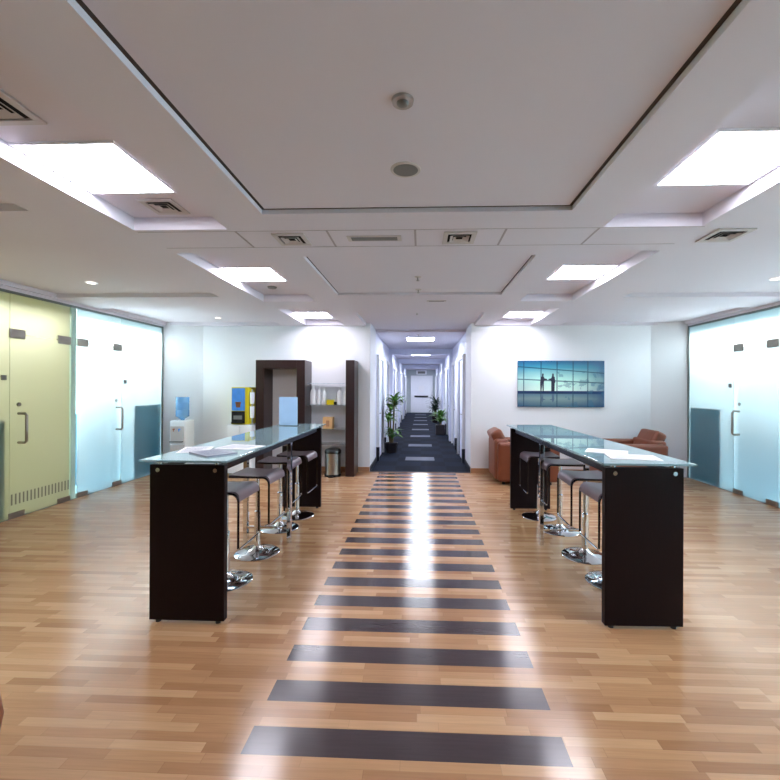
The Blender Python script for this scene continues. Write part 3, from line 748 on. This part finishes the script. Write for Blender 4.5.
# ------------------------------------------------------------------ picture on the wall
def picture():
    x0, x1, z0, z1 = 1.785, 3.36, 1.24, 2.095
    t = thing('wall_picture', 'wide blue green picture of two people shaking hands before tall windows', 'picture', ((x0+x1)/2, YB, z0))
    W, H = x1-x0, z1-z0
    T = NT('picture_print')
    tc = T.n('ShaderNodeTexCoord'); sp = T.n('ShaderNodeSeparateXYZ'); T.l(tc.outputs['Object'], sp.inputs[0])
    u = T.math('ADD', T.math('DIVIDE', sp.outputs[0], W), 0.5); v = T.math('DIVIDE', sp.outputs[2], H)
    rp = T.n('ShaderNodeValToRGB'); T.l(v, rp.inputs[0]); e = rp.color_ramp.elements
    e[0].position = 0; e[0].color = srgb(40, 82, 110); e[1].position = 1.0; e[1].color = srgb(20, 84, 130)
    for p_, c_ in ((0.18, (128, 152, 152)), (0.28, (92, 124, 140)), (0.29, (14, 36, 80)), (0.345, (14, 36, 80)), (0.35, (222, 248, 234)), (0.6, (186, 236, 224)), (0.85, (60, 150, 175))):
        k = e.new(p_); k.color = srgb(*c_)
    nz = T.n('ShaderNodeTexNoise'); nz.inputs['Scale'].default_value = 6; nz.inputs['Detail'].default_value = 3; T.l(tc.outputs['Object'], nz.inputs['Vector'])
    # darker blue to the right and far left
    side = T.math('MULTIPLY', T.math('POWER', T.math('ABSOLUTE', T.math('SUBTRACT', u, 0.42)), 2.0), 2.4)
    base = T.mix(T.math('MINIMUM', T.math('MULTIPLY', side, T.math('ADD', nz.outputs['Fac'], 0.5)), 0.8), rp.outputs[0], srgb(16, 62, 112))
    # building shapes seen through the windows
    bl = T.math('GREATER_THAN', nz.outputs['Fac'], 0.58)
    bl = T.math('MULTIPLY', bl, T.math('MULTIPLY', T.math('GREATER_THAN', u, 0.45), 0.45))
    base = T.mix(bl, base, srgb(44, 100, 130))
    mull = None
    for uu in (0.07, 0.27, 0.455, 0.64, 0.81):
        k = T.math('LESS_THAN', T.math('ABSOLUTE', T.math('SUBTRACT', u, uu)), 0.006)
        mull = k if mull is None else T.math('MAXIMUM', mull, k)
    for vv, sl in ((0.87, -0.14), (0.60, -0.08)):
        k = T.math('LESS_THAN', T.math('ABSOLUTE', T.math('SUBTRACT', T.math('SUBTRACT', v, T.math('MULTIPLY', u, sl)), vv)), 0.012)
        k = T.math('MULTIPLY', k, T.math('GREATER_THAN', v, 0.35))
        mull = T.math('MAXIMUM', mull, k)
    col = T.mix(T.math('MULTIPLY', mull, 0.8), base, srgb(20, 58, 84))
    T.l(col, T.b.inputs['Base Color']); T.b.inputs['Roughness'].default_value = 0.25
    M['print'] = T.m
    bm = BM(); box(bm, -W/2, W/2, -0.035, -0.002, 0, H); c = obj('canvas', bm, 'print', t)
    M['silh'] = mat('silhouette_ink', srgb(20, 22, 52), 0.5)
    M['silh2'] = mat('silhouette_reflection', srgb(62, 88, 112), 0.5)
    def fig(u0, lean, flip, m, name, sy=1, zb=0.34):
        bm = BM(); ox = -W/2+u0*W; oz = zb*H; s = 0.39*H*sy
        P = [(-0.10,0), (-0.03,0), (0.0,0.42), (0.06,0.0), (0.13,0.0), (0.11,0.5), (0.14,0.60), (0.34,0.64), (0.34,0.68), (0.13,0.72), (0.10,0.80), (0.05,0.83), (0.07,0.88), (0.07,0.96), (0.02,1.0), (-0.04,0.97), (-0.05,0.88), (-0.02,0.83), (-0.11,0.79), (-0.15,0.5), (-0.11,0.45)]
        vs = [bm.verts.new((ox+flip*(px*0.78+lean*py*0.3)*abs(s)/(abs(sy)**0.5), -0.0365, oz+py*s)) for px, py in P]
        bm.faces.new(vs); bmesh.ops.triangulate(bm, faces=bm.faces)
        obj(name, bm, m, c)
    fig(0.28, 0.15, 1, 'silh', 'figure'); fig(0.41, 0.0, -1, 'silh', 'figure')
    fig(0.28, 0.15, 1, 'silh2', 'reflection', -0.45, 0.28); fig(0.41, 0, -1, 'silh2', 'reflection', -0.45, 0.28)
picture()

# ------------------------------------------------------------------ leather armchairs
def armchair(label, loc, rz):
    """front faces +x, width along y"""
    t = thing('armchair', label, 'armchair', loc, rz, group='tan leather armchairs')
    D, W = 1.04, 0.92
    def cushion(name, x0, x1, y0, y1, z0, z1, bev=0.05, rot=None, m='leather'):
        bm = BM(); box(bm, x0, x1, y0, y1, z0, z1)
        if rot:
            c = Vector(((x0+x1)/2, (y0+y1)/2, z0)); bmesh.ops.rotate(bm, cent=c, matrix=Matrix.Rotation(rot, 3, 'Y'), verts=bm.verts)
        bmesh.ops.bevel(bm, geom=bm.edges[:], offset=bev, segments=4, profile=0.6, affect='EDGES', clamp_overlap=True)
        return obj(name, bm, m, t, smooth=True)
    cushion('seat_base', -D/2+0.1, D/2-0.04, -W/2+0.15, W/2-0.15, 0.06, 0.30, 0.03)
    cushion('seat_cushion', -D/2+0.25, D/2-0.02, -W/2+0.17, W/2-0.17, 0.30, 0.46, 0.06)
    cushion('armrest', -D/2+0.04, D/2, -W/2, -W/2+0.18, 0.05, 0.69, 0.06)
    cushion('armrest', -D/2+0.04, D/2, W/2-0.18, W/2, 0.05, 0.69, 0.06)
    cushion('backrest', -D/2, -D/2+0.24, -W/2+0.12, W/2-0.12, 0.06, 0.74, 0.07)
    cushion('back_cushion', -D/2+0.14, -D/2+0.34, -W/2+0.19, W/2-0.19, 0.46, 0.92, 0.07, rot=R(-28))
    for a in (-1, 1):
        for b in (-1, 1):
            bm = BM(); cyl(bm, (a*(D/2-0.14), b*(W/2-0.09), 0), (a*(D/2-0.14), b*(W/2-0.09), 0.055), 0.025, 12); obj('leg', bm, 'black', t)
    return t
armchair('tan leather armchair behind far end of the right table, below the picture left side', (1.745, 7.36, 0), 0.0)
armchair('tan leather armchair in the back right corner beside the frosted glass', (3.46, 7.28, 0), PI)
# low ottoman at the left picture edge
bm = BM(); lathe(bm, [(0, 0.02), (0.20, 0.02), (0.24, 0.06), (0.255, 0.16), (0.24, 0.27), (0.19, 0.31), (0, 0.32)], seg=32)
o = obj('ottoman', bm, 'leather', loc=(-1.99, 1.58, 0), smooth=True); tag(o, 'round brown leather ottoman cut by the lower left picture edge', 'ottoman')
for v in o.data.vertices: v.co.z -= 0.02 if v.co.z < 0.03 else 0

# ------------------------------------------------------------------ plants
def leaf(bm, base, yaw, elev, length, width, droop):
    p = Vector(base); n = 5; d = Vector((math.cos(yaw), math.sin(yaw), 0)); s = Vector((-math.sin(yaw), math.cos(yaw), 0))
    rows = []
    for i in range(n+1):
        f = i/n; e = elev-droop*f
        wv = width*math.sin(PI*(0.08+0.92*f))*0.5 if i < n else 0.001
        rows.append([bm.verts.new(p-s*wv), bm.verts.new(p+Vector((0,0,-wv*0.25))), bm.verts.new(p+s*wv)])
        p = p+(d*math.cos(e)+Vector((0,0,1))*math.sin(e))*length/n
    for A, B in zip(rows, rows[1:]):
        bm.faces.new((A[0], A[1], B[1], B[0])); bm.faces.new((A[1], A[2], B[2], B[1]))
def plant(label, loc, pot_r, pot_h, canes, m, seed, square=False):
    rd = random.Random(seed)
    t = thing('potted_plant', label, 'plant', loc, group='potted plants in the corridor')
    bm = BM()
    if square: box(bm, -pot_r, pot_r, -pot_r, pot_r, 0, pot_h)
    else: lathe(bm, [(0, 0), (pot_r*0.75, 0), (pot_r, pot_h), (pot_r*0.9, pot_h), (pot_r*0.88, pot_h-0.03), (0, pot_h-0.03)], seg=24)
    obj('pot', bm, 'pot', t, smooth=not square)
    if not square: pass
    bm = BM(); lathe(bm, [(0, pot_h+0.002), (pot_r*0.85, pot_h+0.002), (pot_r*0.85, pot_h-0.01), (0, pot_h-0.01)], seg=16); obj('soil', bm, 'soil', t)
    for (cx, cy, h, nl, ll) in canes:
        bm = BM(); tube(bm, [Vector((cx*0.6, cy*0.6, pot_h-0.02)), Vector((cx, cy, pot_h+h*0.5)), Vector((cx*1.3, cy*1.3, pot_h+h))], 0.018, 8, up=Vector((1, 0.2, 0)).normalized()); obj('cane', bm, 'stem', t, smooth=True)
        bm = BM()
        for k in range(nl):
            leaf(bm, (cx*1.3, cy*1.3, pot_h+h-rd.random()*0.16), rd.random()*2*PI, R(rd.uniform(35, 80)), ll*rd.uniform(0.7, 1.1), 0.085, R(rd.uniform(60, 130)))
        lim_l, lim_r = -(loc[0]-(CXL+0.03)), (CXR-0.03)-loc[0]
        for v in bm.verts:
            if v.co.x < 0: v.co.x = lim_l*math.tanh(v.co.x/lim_l)
            else: v.co.x = lim_r*math.tanh(v.co.x/lim_r)
        obj('foliage', bm, m, t, smooth=True)
plant('tall potted plant with three leaf crowns at the corridor left wall', (-0.72, 10.25, 0.004), 0.16, 0.24, [(0.05, 0.02, 1.02, 24, 0.42), (-0.06, -0.05, 0.62, 22, 0.36), (0.02, -0.08, 0.25, 24, 0.34), (-0.03, 0.06, 0.85, 18, 0.36)], 'leaf', 3)
plant('bushy potted plant in a dark square pot at the corridor right wall, nearer one', (0.66, 14.4, 0.004), 0.15, 0.32, [(0, 0, 0.20, 36, 0.55), (0.05, 0.03, 0.32, 24, 0.5)], 'leaf', 5, True)
plant('dark leafy potted plant at the corridor right wall, farther one', (0.64, 19.2, 0.004), 0.16, 0.30, [(0, 0, 0.30, 40, 0.6), (0.04, -0.04, 0.6, 40, 0.6)], 'leaf_dark', 9)
